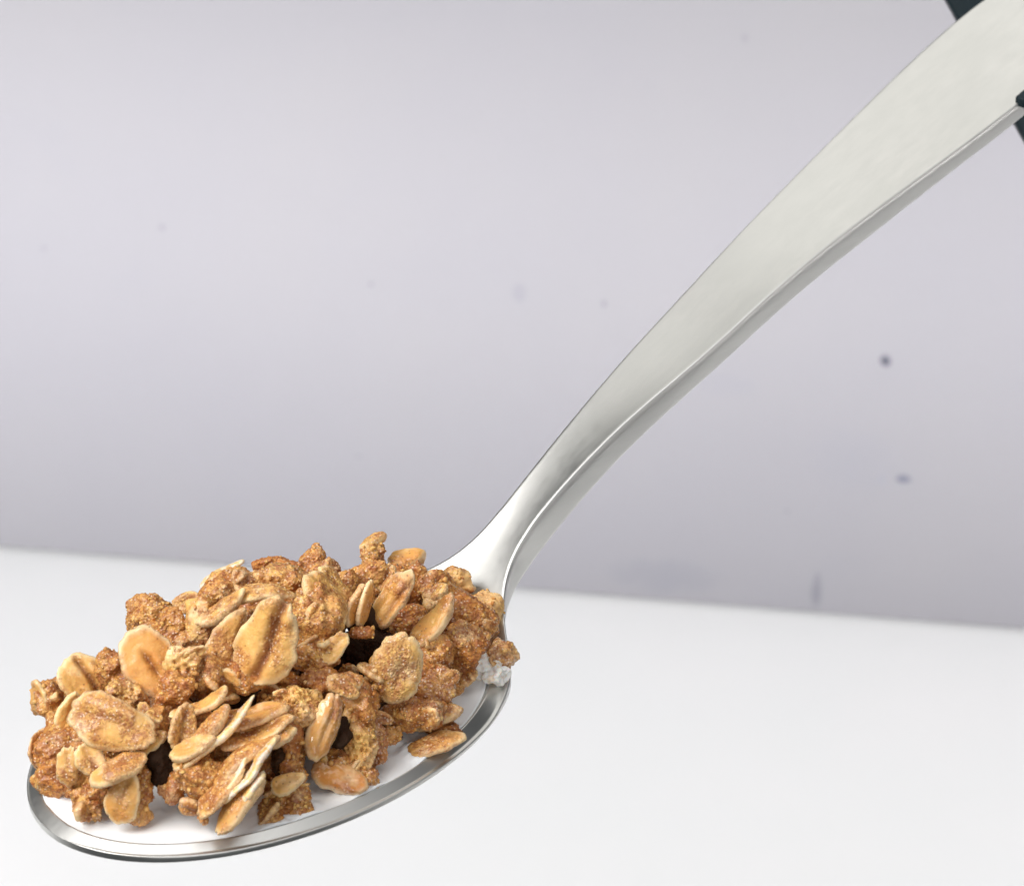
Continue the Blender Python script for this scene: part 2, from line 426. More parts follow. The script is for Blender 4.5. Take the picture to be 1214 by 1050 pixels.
# ------------------------------------------------------------------ granola pieces
MILK_Z = 0.125
DA, DB, DH = 3.35, 1.98, 1.9
DIAG = np.array([1 / DA, 1 / DB, 1 / DH])
def to_loc(P): return np.array([(P - CEN) @ AX, (P - CEN) @ (-RR) - 0.12, P[2]])
def anchor(px, py, off=0.0):
    d = pix_ray(px, py)
    o = to_loc(CAM) * DIAG
    dd = np.array([d @ AX, d @ (-RR), d[2]]) * DIAG
    a = dd @ dd; b = o @ dd; c = o @ o - 1; disc = b * b - a * c
    t = (-b - math.sqrt(disc)) / a if disc > 0 else -b / a
    P = CAM + d * t
    if P[2] < MILK_Z: P = CAM + d * ((MILK_Z + 0.02 - CAM[2]) / d[2])
    return P - d * off
CF = np.stack([RT, UP, -FW], 1)     # camera frame -> world
def rot(ax, deg):
    a = math.radians(deg); c, s = math.cos(a), math.sin(a)
    return {'x': np.array([[1, 0, 0], [0, c, -s], [0, s, c]]), 'y': np.array([[c, 0, s], [0, 1, 0], [-s, 0, c]]), 'z': np.array([[c, -s, 0], [s, c, 0], [0, 0, 1]])}[ax]
def vnormals(V, F):
    n = np.zeros_like(V)
    for a, b, c in (((0, 1, 2),) if F.shape[1] == 3 else ((0, 1, 2), (0, 2, 3))):
        fn = np.cross(V[F[:, b]] - V[F[:, a]], V[F[:, c]] - V[F[:, a]])
        for k in range(F.shape[1]): np.add.at(n, F[:, k], fn)
    return n / (np.linalg.norm(n, axis=1, keepdims=True) + 1e-12)
def grains(P, mask, seed, size=0.045, amp=0.02):
    f, idv = worley(P / size, seed)
    return mask * amp * (np.clip(1 - f / 0.62, 0, 1) ** 0.7) * (0.35 + 1.1 * idv)
SEED = [100]
def flake(parent, px, py, L, W, ang, roll=0, pitch=0, off=0.0, t=0.12, tone=0.4, coat=0.45, groove=1.0, cup=0.0, bend=0.0, gpos=0.0, milk=0.0, wet=False, rag=1.0, name='oat_flake', gl=0.8, gw=0.042, place=None):
    SEED[0] += 1; sd = SEED[0]; rg = np.random.RandomState(sd)
    if place is None:
        C = anchor(px, py, off); sc = float((C - CAM) @ FW) / FPX
    else:
        C, Mx = place; sc = 64.0 / FPX
    L, W = L * sc, W * sc
    size = max(L, W)
    nr, nt = (24, 96) if size > 0.5 else ((18, 72) if place is None else (10, 40))
    rho = np.linspace(0, 1, nr + 1)[1:] ** 0.75
    th = np.linspace(0, 2 * math.pi, nt, endpoint=False)
    ph = rg.rand(4) * 6.28
    rr = 1 + rag * (0.045 * np.sin(2 * th + ph[0]) + 0.035 * np.sin(3 * th + ph[1]) + 0.02 * np.sin(5 * th + ph[2]) + 0.015 * np.sin(9 * th + ph[3]))
    cs = np.stack([np.cos(th) * 2.2, np.sin(th) * 2.2, np.full(nt, sd * 1.7)], 1)
    rr = rr + rag * 0.05 * fbm(cs * 2.3, sd, 3)
    cx = np.sign(np.cos(th)) * np.abs(np.cos(th)) ** 0.92; cy = np.sign(np.sin(th)) * np.abs(np.sin(th)) ** 0.95
    ox = L / 2 * cx * rr; oy = W / 2 * cy * rr * (1 - 0.16 * cx)
    XY = np.concatenate([[[0, 0]]] + [np.stack([ox * r, oy * r], 1) for r in rho])
    R = np.concatenate([[0]] + [np.full(nt, r) for r in rho])
    n1 = len(XY)
    inner = n1 - nt
    top = np.arange(n1); bot = np.concatenate([n1 + np.arange(inner), np.arange(inner, n1)])
    xy = np.concatenate([XY, XY[:inner]]); rad = np.concatenate([R, R[:inner]]); side = np.concatenate([np.ones(n1), -np.ones(inner)])
    side[inner:n1] = 0
    x, y = xy.T
    prof = np.sqrt(np.clip(1 - rad ** 5, 0, 1))
    P2 = np.stack([x * 2.2, y * 2.2, np.full(len(x), sd * 3.1)], 1)
    tv = t * (0.85 + 0.35 * fbm(P2, sd + 5, 2))
    # groove with a wandering line; the crease has softly raised shoulders
    yl = y - gpos * W / 2 - 0.05 * W * np.sin(x / L * 5 + ph[0])
    win = sstep(-0.5 * gl - 0.1, -0.5 * gl + 0.12, x / L) * (1 - sstep(0.5 * gl - 0.12, 0.5 * gl + 0.1, x / L))
    g = np.exp(-(yl / gw) ** 2) * win * groove
    sh = np.exp(-((np.abs(yl) - 2.4 * gw) / (1.6 * gw)) ** 2) * win * groove
    z = side * tv / 2 * prof - np.where(side >= 0, 1, 0.4) * g * 0.075 * min(1, W / 0.45) + sh * 0.022
    ribs = 0.0035 * np.sin(yl / W * 24 + 5 * fbm(P2 * 1.5, sd, 2)) * (1 - rad ** 3) * (0.5 + 0.5 * fbm(P2 * 1.1, sd + 3, 2))
    z = z + ribs * np.where(side >= 0, 1, 0)
    z = z + cup * size * (2 * y / max(W, .1)) ** 2 * 0.25 + bend * size * (2 * x / L) ** 2 * 0.25 + 0.055 * fbm(P2 * 0.8, sd + 9, 2) * (size / 0.8)
    V = np.stack([x, y, z], 1)
    F = []
    def disc(idx, flip):
        fl = []
        for j in range(nt):
            k = (j + 1) % nt
            fl.append((idx[0], idx[1 + j], idx[1 + k], idx[1 + k]))
        a = np.arange(nt); b = (a + 1) % nt
        q = [np.stack([idx[1 + i * nt + a], idx[1 + (i + 1) * nt + a], idx[1 + (i + 1) * nt + b], idx[1 + i * nt + b]], 1) for i in range(nr - 1)]
        q = np.concatenate(q); tri = np.stack([idx[0] + 0 * a, idx[1 + a], idx[1 + b]], 1)
        t2 = np.concatenate([q[:, [0, 1, 2]], q[:, [0, 2, 3]], tri])
        return t2[:, ::-1] if flip else t2
    F = np.concatenate([disc(top, False), disc(bot, True)])
    # surface relief
    wseed = V + np.array([sd * 2.3, sd * 1.1, 0])
    cm = np.clip(sstep(0.62 - coat, 0.95 - coat, 0.5 + 0.5 * fbm(wseed * 3.2, sd + 20, 3)) * (1 - 0.55 * rad ** 4) + 0.5 * g, 0, 1)
    N = vnormals(V, F)
    disp = 0.009 * fbm(wseed * 6, sd + 30, 2) + 0.002 * fbm(wseed * 26, sd + 33, 2) + grains(wseed, cm, sd, 0.036, 0.010) + 0.010 * cm
    V = V + N * disp[:, None]
    if place is None: Mx = CF @ rot('z', ang) @ rot('y', pitch) @ rot('x', roll)
    V = V @ Mx.T + C
    edge = sstep(0.78, 0.98, rad) * (1 - 0.6 * cm)
    o = mesh_obj(name, V, F, M_WET if wet else M_OAT, parent, dict(tone=np.full(len(V), tone), coat=cm, groove=np.clip(g, 0, 1), edge=edge, milk=milk * np.ones(len(V)) * (1 if milk < 0.9 else 1)))
    return o
_ico = {}
def ico(n):
    if n not in _ico:
        bm = bmesh.new(); bmesh.ops.create_icosphere(bm, subdivisions=n, radius=1)
        _ico[n] = (np.array([tuple(v.co) for v in bm.verts]), np.array([[v.index for v in f.verts] for f in bm.faces])); bm.free()
    return _ico[n]
def chunk(parent, px, py, rx, ry, ang=0, rz=None, off=None, tone=0.5, coat=0.75, porous=0.0, milk=0.0, wet=False, rough=1.0, name='crumb', det=None, fusable=True):
    SEED[0] += 1; sd = SEED[0]; rg = np.random.RandomState(sd)
    rz = rz if rz is not None else min(rx, ry) * 0.95
    C0 = anchor(px, py, 0); sc = float((C0 - CAM) @ FW) / FPX
    if off is None: off = -rz * sc * 0.55
    C = anchor(px, py, off)
    rad = np.array([rx, ry, rz]) * sc
    big = max(rx, ry)
    D, F = ico(det or (6 if big > 27 else 5))
    s = D * rad
    wp = s + np.array([sd * 1.9, sd * 0.7, sd * 1.3])
    # folded, chipped lump: warped low noise plus cut facets
    rs = (rad[0] * rad[1]) ** 0.5
    wv = np.stack([vnoise(wp * 3.0, sd + k) for k in range(3)], 1) * 0.10
    low = fbm((wp + wv) * (0.75 / rs), sd + 40, 2)
    fuse = porous == 0 and not wet and milk == 0 and tone <= 1.2 and name == 'crumb' and fusable
    mid = 1 - np.abs(fbm((wp + wv) * 4.0, sd + 44, 2))
    cut = np.ones(len(D))
    for k in range(6):
        n = rg.randn(3); n /= np.linalg.norm(n); h = 0.68 + 0.22 * rg.rand()
        dn = D @ n
        cut = np.minimum(cut, np.where(dn > 1e-3, h / np.maximum(dn, 1e-3), 9))
    cut = np.clip(cut, 0.5, 1)
    V = s * (cut * (1 + 0.30 * low * rough))[:, None]
    N = vnormals(V, F)
    disp = rough * (0.050 * min(1, rs / 0.22) * (mid - 0.6) + 0.020 * fbm(wp * 15, sd + 50, 3))
    cm = sstep(0.75 - coat, 1.05 - coat, 0.5 + 0.5 * fbm(wp * 3.0, sd + 60, 3))
    if not fuse: disp = disp + grains(wp, cm * 0.8 + 0.2, sd, 0.036, 0.018)
    groove = np.zeros(len(V))
    if porous > 0:
        f1, idv = worley(wp / 0.085, sd + 3)
        pit = np.clip(1 - f1 / 0.55, 0, 1)
        disp = disp - porous * 0.055 * sstep(0, 0.8, pit)
        groove = 0.45 * porous * sstep(0.35, 0.9, pit)
    V = V + N * disp[:, None]
    V = V @ (CF @ rot('z', ang)).T + C
    mk = np.clip(milk * sstep(0.55, 0.05, V[:, 2]), 0, 1) if milk < 1 else np.clip(milk - 1 + sstep(0.75, 0.15, V[:, 2]), 0, 1)
    # wicked milk at the waterline
    mk = np.maximum(mk, 0.55 * sstep(0.06, -0.03, V[:, 2]))
    at = dict(tone=np.full(len(V), float(tone)), coat=cm, groove=groove, edge=0.35 * sstep(0.1, 0.5, low) * (1 - cm), milk=mk)
    if fuse:
        FUSE.setdefault(parent.name, []).append((V, F, at)); return None
    return mesh_obj(name, V, F, M_WET if wet else M_OAT, parent, at)
FUSE = {}
def fuse_cluster(parent):
    '''the sugary crumb that binds a cluster: its lumps grown together into one skin'''
    parts = FUSE.get(parent.name, [])
    if not parts: return
    VV = np.concatenate([p[0] for p in parts]); o_ = 0; FF = []
    for v, f, a in parts: FF.append(f + o_); o_ += len(v)
    me = bpy.data.meshes.new('tmp'); me.from_pydata([tuple(v) for v in VV], [], np.concatenate(FF).tolist())
    ob = bpy.data.objects.new('tmp', me); COL.objects.link(ob)
    md = ob.modifiers.new('r', 'REMESH'); md.mode = 'VOXEL'; md.voxel_size = 0.021
    dg = bpy.context.evaluated_depsgraph_get(); dg.update()
    m2 = bpy.data.meshes.new_from_object(ob.evaluated_get(dg))
    n = len(m2.vertices); V = np.empty(n * 3); m2.vertices.foreach_get('co', V); V = V.reshape(-1, 3)
    m2.calc_loop_triangles(); nt = len(m2.loop_triangles); F = np.empty(nt * 3, np.int32); m2.loop_triangles.foreach_get('vertices', F); F = F.reshape(-1, 3)
    ne = len(m2.edges); Ed = np.empty(ne * 2, np.int32); m2.edges.foreach_get('vertices', Ed); Ed = Ed.reshape(-1, 2)
    bpy.data.objects.remove(ob); bpy.data.meshes.remove(me); bpy.data.meshes.remove(m2)
    deg = np.bincount(Ed.ravel(), minlength=n)[:, None]
    def smooth(X, it, lam=0.6):
        for _ in range(it):
            s_ = np.zeros_like(X)
            for k in range(X.shape[1]):
                s_[:, k] = np.bincount(Ed[:, 0], X[Ed[:, 1], k], n) + np.bincount(Ed[:, 1], X[Ed[:, 0], k], n)
            X = X * (1 - lam) + lam * s_ / deg
        return X
    from mathutils.kdtree import KDTree
    step = 2; src = VV[::step]; kd = KDTree(len(src))
    for i, v in enumerate(src): kd.insert(v, i)
    kd.balance(); idx = np.array([kd.find(v)[1] for v in V]) * step
    A_t = {k: np.concatenate([p[2][k] for p in parts])[idx] for k in parts[0][2]}
    for k in A_t: A_t[k] = smooth(A_t[k][:, None], 4)[:, 0]
    V = smooth(V, 4)
    N = vnormals(V, F); sd = 900 + len(VV) % 97
    rid = 1 - np.abs(fbm(V * 5.0, sd, 2))
    d = 0.022 * (rid - 0.6) + 0.011 * fbm(V * 15, sd + 1, 3) + grains(V, A_t['coat'] * 0.8 + 0.2, sd, 0.036, 0.020)
    V = V + N * d[:, None]
    mesh_obj('crumb', V, F, M_OAT, parent, A_t)

def cluster(px, py, label):
    P = anchor(px, py, -0.6)
    P[2] = max(MILK_Z, 0)
    o = empty('granola_cluster', P)
    return tag(o, label, 'granola cluster', 'clusters of oat granola heaped in the spoon')
#INSERT_CLUSTERS
# --- front left
A = cluster(115, 880, 'leftmost granola cluster, broad smooth oval oat flake lying across its front over the spoon tip')
chunk(A, 108, 885, 62, 55, off=-0.75, rz=48, coat=.8, tone=.6)
chunk(A, 62, 832, 27, 30, 20, coat=.7, tone=.35)
chunk(A, 74, 868, 26, 34, -5, coat=.6, tone=.3)
flake(A, 101, 812, 78, 56, -62, roll=-18, pitch=0, off=.18, tone=.2, coat=.25, gpos=.25, gl=.9)
flake(A, 82, 845, 52, 30, 68, roll=30, off=.25, tone=.1, coat=.2, groove=.2)
chunk(A, 142, 800, 27, 24, -20, coat=.9, tone=.4)
chunk(A, 152, 827, 24, 20, -20, coat=.5, tone=0, porous=.8, off=.05)
flake(A, 133, 858, 106, 66, -21, roll=-12, pitch=-8, off=.42, tone=.3, coat=.5, groove=.35, gw=.07, cup=-.12, t=.13)
flake(A, 58, 890, 62, 54, 80, roll=20, pitch=25, off=.12, cup=.9, tone=.5, coat=.65, groove=.2)
flake(A, 81, 906, 44, 30, 82, roll=-5, off=.38, tone=.25, coat=.1, groove=.3, rag=1.8)
flake(A, 108, 900, 46, 34, -55, roll=-10, off=.30, tone=.2, coat=.3, groove=.5)
chunk(A, 70, 925, 26, 24, coat=.85, tone=.6)
chunk(A, 110, 935, 30, 26, coat=.7, porous=.5, tone=.45)
flake(A, 142, 912, 72, 40, 24, roll=-48, off=.28, tone=.35, coat=.5, groove=.3, t=.14)
chunk(A, 104, 952, 24, 24, coat=.55, porous=.7, tone=.35, off=.02)
flake(A, 147, 945, 66, 42, 76, roll=-8, pitch=-12, off=.14, tone=.45, coat=.25, groove=.25)
chunk(A, 168, 935, 15, 36, -5, coat=.85, tone=.6)
chunk(A, 166, 962, 14, 15, coat=.6, tone=.5)
chunk(A, 184, 858, 18, 22, coat=.8, tone=.4)
flake(A, 180, 880, 42, 24, 40, roll=-30, off=.0, tone=.1, coat=.3, groove=.2)

# --- upper left
B = cluster(188, 790, 'yellow-toned flake with short dark crease capping the cluster between the leftmost and tallest clusters')
chunk(B, 190, 785, 40, 44, off=-.75, rz=36, coat=.85, tone=.6)
chunk(B, 174, 732, 30, 25, -5, coat=.98, tone=.35, off=-.1, fusable=False)
chunk(B, 203, 742, 18, 22, coat=.95, tone=.4)
flake(B, 180, 788, 92, 68, -63, roll=-8, pitch=-6, off=.15, tone=.62, coat=.22, groove=1.0, gl=.35, gpos=-.05, cup=-.1)
chunk(B, 217, 786, 19, 21, coat=.5, porous=1.0, tone=.1, off=.22)
chunk(B, 205, 812, 26, 20, 30, coat=.9, tone=.55, off=.1)
chunk(B, 152, 775, 12, 13, coat=.8, tone=.3)

# --- big top cluster
Cc = cluster(315, 760, 'largest granola cluster at the top of the heap, deeply creased pale oat flake facing out')
chunk(Cc, 318, 752, 88, 62, off=-1.0, rz=60, coat=.9, tone=.6)
chunk(Cc, 270, 688, 26, 17, 18, coat=.7, tone=.3)
flake(Cc, 262, 680, 58, 26, 27, roll=-70, off=.2, milk=.3, tone=-.1, coat=.15, groove=0, t=.11)
flake(Cc, 222, 713, 34, 24, 30, roll=-20, off=.0, tone=-.05, coat=.3, groove=.2)
chunk(Cc, 238, 735, 23, 32, 10, coat=.6, tone=.2)
flake(Cc, 262, 722, 66, 30, 35, roll=-55, off=.32, tone=.3, coat=.4, groove=.2, t=.14)
chunk(Cc, 262, 705, 26, 18, coat=.85, tone=.4, off=.02)
flake(Cc, 311, 704, 78, 30, 4, roll=-60, pitch=0, off=.42, tone=.15, coat=.3, groove=0, bend=-.35, t=.13)
flake(Cc, 268, 766, 88, 52, 63, roll=22, pitch=4, off=.16, tone=.35, coat=.62, groove=.4, gpos=-.4)
flake(Cc, 317, 760, 112, 74, 63, roll=-10, pitch=-10, off=.52, tone=.22, coat=.24, groove=1.25, gw=.065, gl=1.0, gpos=-.08, cup=-.22, t=.14)
chunk(Cc, 335, 690, 42, 20, 0, coat=.75, tone=.15)
chunk(Cc, 352, 677, 52, 15, -8, coat=1.0, tone=.8, off=-.35)
chunk(Cc, 371, 664, 13, 18, -25, coat=.7, tone=.35, off=-.15, fusable=False)
chunk(Cc, 388, 676, 16, 16, coat=.8, tone=.45, off=-.2)
chunk(Cc, 374, 735, 38, 42, coat=.72, tone=.3, milk=.0, off=-.1)
flake(Cc, 388, 708, 80, 44, -52, roll=-50, off=.25, tone=.15, coat=.45, groove=.2, bend=-.2)
flake(Cc, 398, 700, 62, 40, -58, roll=-52, off=.10, tone=.1, coat=.3, groove=.2, rag=1.8)
chunk(Cc, 362, 718, 14, 12, coat=.4, porous=.8, tone=-.2, off=.22)
chunk(Cc, 372, 775, 33, 24, 15, coat=.85, tone=.4)
flake(Cc, 397, 768, 42, 28, 55, roll=-15, off=.2, tone=.2, coat=.35, groove=.2, rag=1.6)
chunk(Cc, 240, 792, 30, 28, coat=.95, tone=.5, off=-.05)
chunk(Cc, 288, 803, 28, 20, -20, coat=.8, tone=.6)

# --- front middle, ruffled and stacked
D = cluster(275, 905, 'front middle granola cluster of thin oat flakes stacked on edge, one with bright white edge')
chunk(D, 285, 900, 62, 48, 20, off=-.8, rz=42, coat=.9, tone=.7)
chunk(D, 235, 862, 30, 30, coat=.8, tone=.55, off=-.2)
flake(D, 238, 835, 78, 26, 22, roll=-62, off=.22, tone=.25, coat=.35, groove=0, bend=.35, t=.14)
flake(D, 216, 862, 58, 34, 78, roll=25, off=.20, tone=.05, coat=.25, groove=.5, cup=.5, t=.13)
flake(D, 228, 884, 58, 28, 30, roll=-45, off=.30, tone=.35, coat=.35, groove=0, t=.15)
flake(D, 252, 858, 62, 26, 52, roll=-60, off=.30, tone=.45, coat=.55, groove=0, t=.13)
flake(D, 270, 860, 90, 24, 50, roll=-72, off=.34, milk=.25, tone=-.1, coat=.15, groove=0, t=.10)
flake(D, 232, 897, 62, 26, 32, roll=-66, off=.18, tone=.2, coat=.3, groove=0)
flake(D, 298, 852, 92, 44, 12, roll=-58, off=.05, tone=.5, coat=.6, groove=.3, t=.12)
flake(D, 302, 868, 100, 44, 18, roll=-62, off=.16, tone=.45, coat=.5, groove=.2, t=.12)
flake(D, 322, 873, 62, 40, 16, roll=-50, off=.22, tone=.4, coat=.35, groove=0, t=.12)
flake(D, 286, 902, 108, 34, 38, roll=-58, off=.34, tone=.5, coat=.4, groove=0, t=.15, bend=-.1)
flake(D, 300, 912, 96, 26, 54, roll=-74, off=.62, milk=.3, tone=-.15, coat=.12, groove=0, t=.10)
flake(D, 262, 938, 80, 36, 50, roll=-50, off=.42, tone=.5, coat=.4, groove=0, t=.10)
flake(D, 268, 930, 76, 26, 50, roll=-76, off=.46, milk=.3, tone=-.2, coat=.1, groove=0, t=.07)
flake(D, 286, 953, 92, 36, 50, roll=-50, off=.52, tone=.35, coat=.3, groove=0, t=.15)
flake(D, 300, 935, 48, 24, 55, roll=-70, off=.62, milk=.3, tone=-.2, coat=.1, groove=0, t=.10)
chunk(D, 240, 918, 28, 24, coat=1.0, tone=.5, off=.05)
chunk(D, 238, 950, 11, 28, 10, coat=.7, tone=.5, off=.05)
chunk(D, 205, 930, 14, 24, -15, coat=.9, tone=.75)
chunk(D, 345, 895, 17, 42, 8, coat=.6, tone=.6)
E_ = cluster(335, 950, 'small rough granola lump resting on the front rim just right of the stacked flakes')
chunk(E_, 335, 955, 34, 28, 10, coat=.75, tone=.45, off=-.05)
flake(E_, 341, 928, 42, 26, 25, roll=-25, off=.28, tone=0, coat=.15, groove=.3)
chunk(E_, 352, 945, 17, 24, coat=.8, tone=.45, off=.12)
chunk(E_, 318, 972, 16, 12, coat=.7, tone=.4, off=.0)

# --- arch in the centre front
Fc = cluster(400, 880, 'arch-shaped granola cluster with a dark hollow and a wet shiny flake dipped in milk')
chunk(Fc, 352, 838, 30, 24, 30, coat=.5, porous=.9, tone=.2, off=-.05)
chunk(Fc, 390, 808, 36, 15, -6, coat=.85, tone=.6, off=-.05)
chunk(Fc, 372, 845, 18, 32, -12, coat=.9, tone=.7, off=-.1)
flake(Fc, 386, 862, 84, 36, 74, roll=22, pitch=0, off=.22, tone=.6, coat=.3, groove=.3, t=.17, cup=-.3, wet=True)
flake(Fc, 406, 815, 44, 22, -35, roll=-25, off=.20, tone=.1, coat=.2, groove=.4, t=.15)
chunk(Fc, 425, 832, 20, 30, 25, coat=.85, tone=.65, off=-.0)
chunk(Fc, 424, 880, 20, 38, 0, coat=.45, porous=1.0, tone=.25, off=.02)
chunk(Fc, 443, 878, 14, 40, -5, coat=.85, tone=.75, off=-.05, wet=True)
chunk(Fc, 343, 875, 16, 36, 5, coat=.8, tone=.75)
flake(Fc, 404, 921, 70, 40, -24, roll=-20, off=.12, tone=.85, coat=.2, groove=.0, t=.2, cup=-.2, wet=True)
chunk(Fc, 433, 925, 17, 18, coat=.8, tone=.5, off=.04, wet=True)
chunk(Fc, 395, 902, 22, 14, coat=.85, tone=.7, off=-.08)
chunk(Fc, 400, 845, 34, 30, coat=.95, tone=.9, off=-.75)

# --- back right
G = cluster(450, 705, 'back granola cluster beside the spoon neck, folded flake hanging under a sugary crumb')
chunk(G, 462, 702, 38, 32, off=-.9, rz=28, coat=.9, tone=.75)
chunk(G, 441, 658, 18, 16, 10, coat=.6, porous=.7, tone=.1, off=-.05)
chunk(G, 425, 686, 28, 13, 28, coat=.8, tone=.4, off=-.1)
flake(G, 482, 662, 46, 30, 14, roll=-45, off=.0, tone=.4, coat=.2, groove=0, t=.2)
flake(G, 456, 684, 36, 34, 60, roll=0, off=.18, tone=.35, coat=.5, groove=.7, cup=.4)
flake(G, 467, 708, 78, 36, 56, roll=-20, pitch=0, off=.32, tone=.45, coat=.2, groove=.6, gpos=-.5, t=.2)
chunk(G, 492, 680, 14, 22, 20, coat=.8, tone=.6, off=-.1)
flake(G, 434, 716, 62, 22, 76, roll=60, off=.15, tone=.5, coat=.2, groove=0)
flake(G, 423, 718, 56, 22, 72, roll=60, off=.08, tone=.55, coat=.4, groove=0)
chunk(G, 412, 705, 14, 24, coat=.85, tone=.55, off=-.3)
chunk(G, 432, 750, 15, 8, coat=.9, tone=.75, off=-.1)

# --- right
Hh = cluster(545, 745, 'rightmost granola cluster against the spoon neck, its lower end soaked white with milk')
chunk(Hh, 535, 752, 52, 48, off=-.8, rz=40, coat=.9, tone=.7)
chunk(Hh, 512, 700, 30, 24, coat=.8, tone=.5, off=-.3)
chunk(Hh, 541, 690, 20, 17, -30, coat=.5, tone=.15, off=-.2, milk=0)
chunk(Hh, 517, 712, 17, 16, coat=.5, tone=.15, off=-.0)
flake(Hh, 514, 736, 80, 32, 49, roll=-42, off=.25, tone=.45, coat=.2, groove=0, t=.18)
chunk(Hh, 568, 728, 25, 32, -8, coat=.55, tone=.3, off=-.1, porous=.3)
chunk(Hh, 545, 768, 32, 38, coat=.95, tone=.7, off=-.0)
chunk(Hh, 514, 775, 22, 26, coat=.9, tone=.6, off=-.2)
chunk(Hh, 592, 777, 21, 19, coat=.5, tone=.3, off=.35, porous=.5, wet=True)
chunk(Hh, 570, 790, 30, 20, -12, coat=.2, tone=-.2, off=.22, milk=1.25, porous=.5, rough=.6)
chunk(Hh, 589, 800, 15, 11, 20, coat=.2, tone=-.2, off=.25, milk=1.6)

# --- right front
I_ = cluster(495, 835, 'granola cluster with upright pale oval flake and a thin flake tilted onto the rim')
chunk(I_, 488, 830, 50, 40, off=-.55, rz=34, coat=.9, tone=.75)
flake(I_, 472, 790, 90, 58, 78, roll=4, pitch=-8, off=.35, tone=.05, coat=.42, groove=.25, cup=-.12, t=.15)
chunk(I_, 450, 806, 16, 30, coat=.8, tone=.55, off=-.0)
chunk(I_, 518, 818, 27, 22, 10, coat=.75, tone=.6, off=.05, wet=True)
chunk(I_, 488, 848, 44, 22, 0, coat=.9, tone=.6, off=-.02)
flake(I_, 520, 850, 58, 30, 20, roll=-50, off=.22, tone=.4, coat=.55, groove=0, t=.15)
chunk(I_, 522, 868, 24, 14, coat=.85, tone=.6, off=-.0)
flake(I_, 515, 884, 78, 36, 20, roll=-52, off=.10, tone=.3, coat=.4, groove=0, t=.14)
chunk(I_, 462, 872, 14, 12, coat=.8, tone=.5, off=-.1)

# --- bits deep in the gap in the middle
J = cluster(335, 828, 'dark little granola lump and near-black shade lump sunk in the gap beneath the largest cluster')
chunk(J, 322, 830, 24, 22, coat=.9, tone=.8, off=-.55)
flake(J, 320, 845, 30, 24, 70, roll=10, off=-.25, tone=.5, coat=.6)
chunk(J, 411, 800, 13, 15, coat=.9, tone=.9, off=-.5)
chunk(J, 400, 795, 46, 20, coat=.9, tone=1.76, off=-1.1)  # near-black lump added to stand for the shade down here

chunk(A, 199, 903, 27, 25, coat=.3, tone=1.76, off=-.2)  # added near-black lumps, here and below at high tone, stand for gap shade
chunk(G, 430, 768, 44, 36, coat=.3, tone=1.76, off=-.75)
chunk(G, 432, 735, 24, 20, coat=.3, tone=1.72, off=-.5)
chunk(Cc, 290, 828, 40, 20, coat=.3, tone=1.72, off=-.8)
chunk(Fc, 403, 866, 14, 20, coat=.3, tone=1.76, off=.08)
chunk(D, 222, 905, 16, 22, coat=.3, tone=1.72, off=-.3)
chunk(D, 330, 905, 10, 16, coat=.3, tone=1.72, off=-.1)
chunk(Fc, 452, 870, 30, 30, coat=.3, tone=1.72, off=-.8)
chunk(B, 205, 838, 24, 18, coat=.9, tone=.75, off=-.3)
chunk(B, 215, 850, 40, 26, coat=.3, tone=1.72, off=-1.0)  # near-black lump in place of deep shade
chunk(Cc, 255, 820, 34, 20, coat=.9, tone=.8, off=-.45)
chunk(Cc, 262, 835, 60, 26, coat=.3, tone=1.72, off=-1.0)  # shade under the big cluster, as a near-black lump
chunk(Fc, 345, 850, 40, 26, coat=.3, tone=1.72, off=-1.0)  # shade behind the arch, as a near-black lump
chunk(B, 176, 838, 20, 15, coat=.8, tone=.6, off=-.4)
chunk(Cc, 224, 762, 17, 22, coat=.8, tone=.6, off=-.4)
chunk(I_, 468, 754, 28, 15, coat=.3, tone=1.72, off=-.9)  # near-black lump added as shade behind the upright flake
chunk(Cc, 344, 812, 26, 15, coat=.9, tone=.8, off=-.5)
for c_ in (A, B, Cc, D, E_, Fc, G, Hh, I_, J): fuse_cluster(c_)
chunk(G, 483, 736, 26, 18, coat=.9, tone=.9, off=-.5, fusable=False)
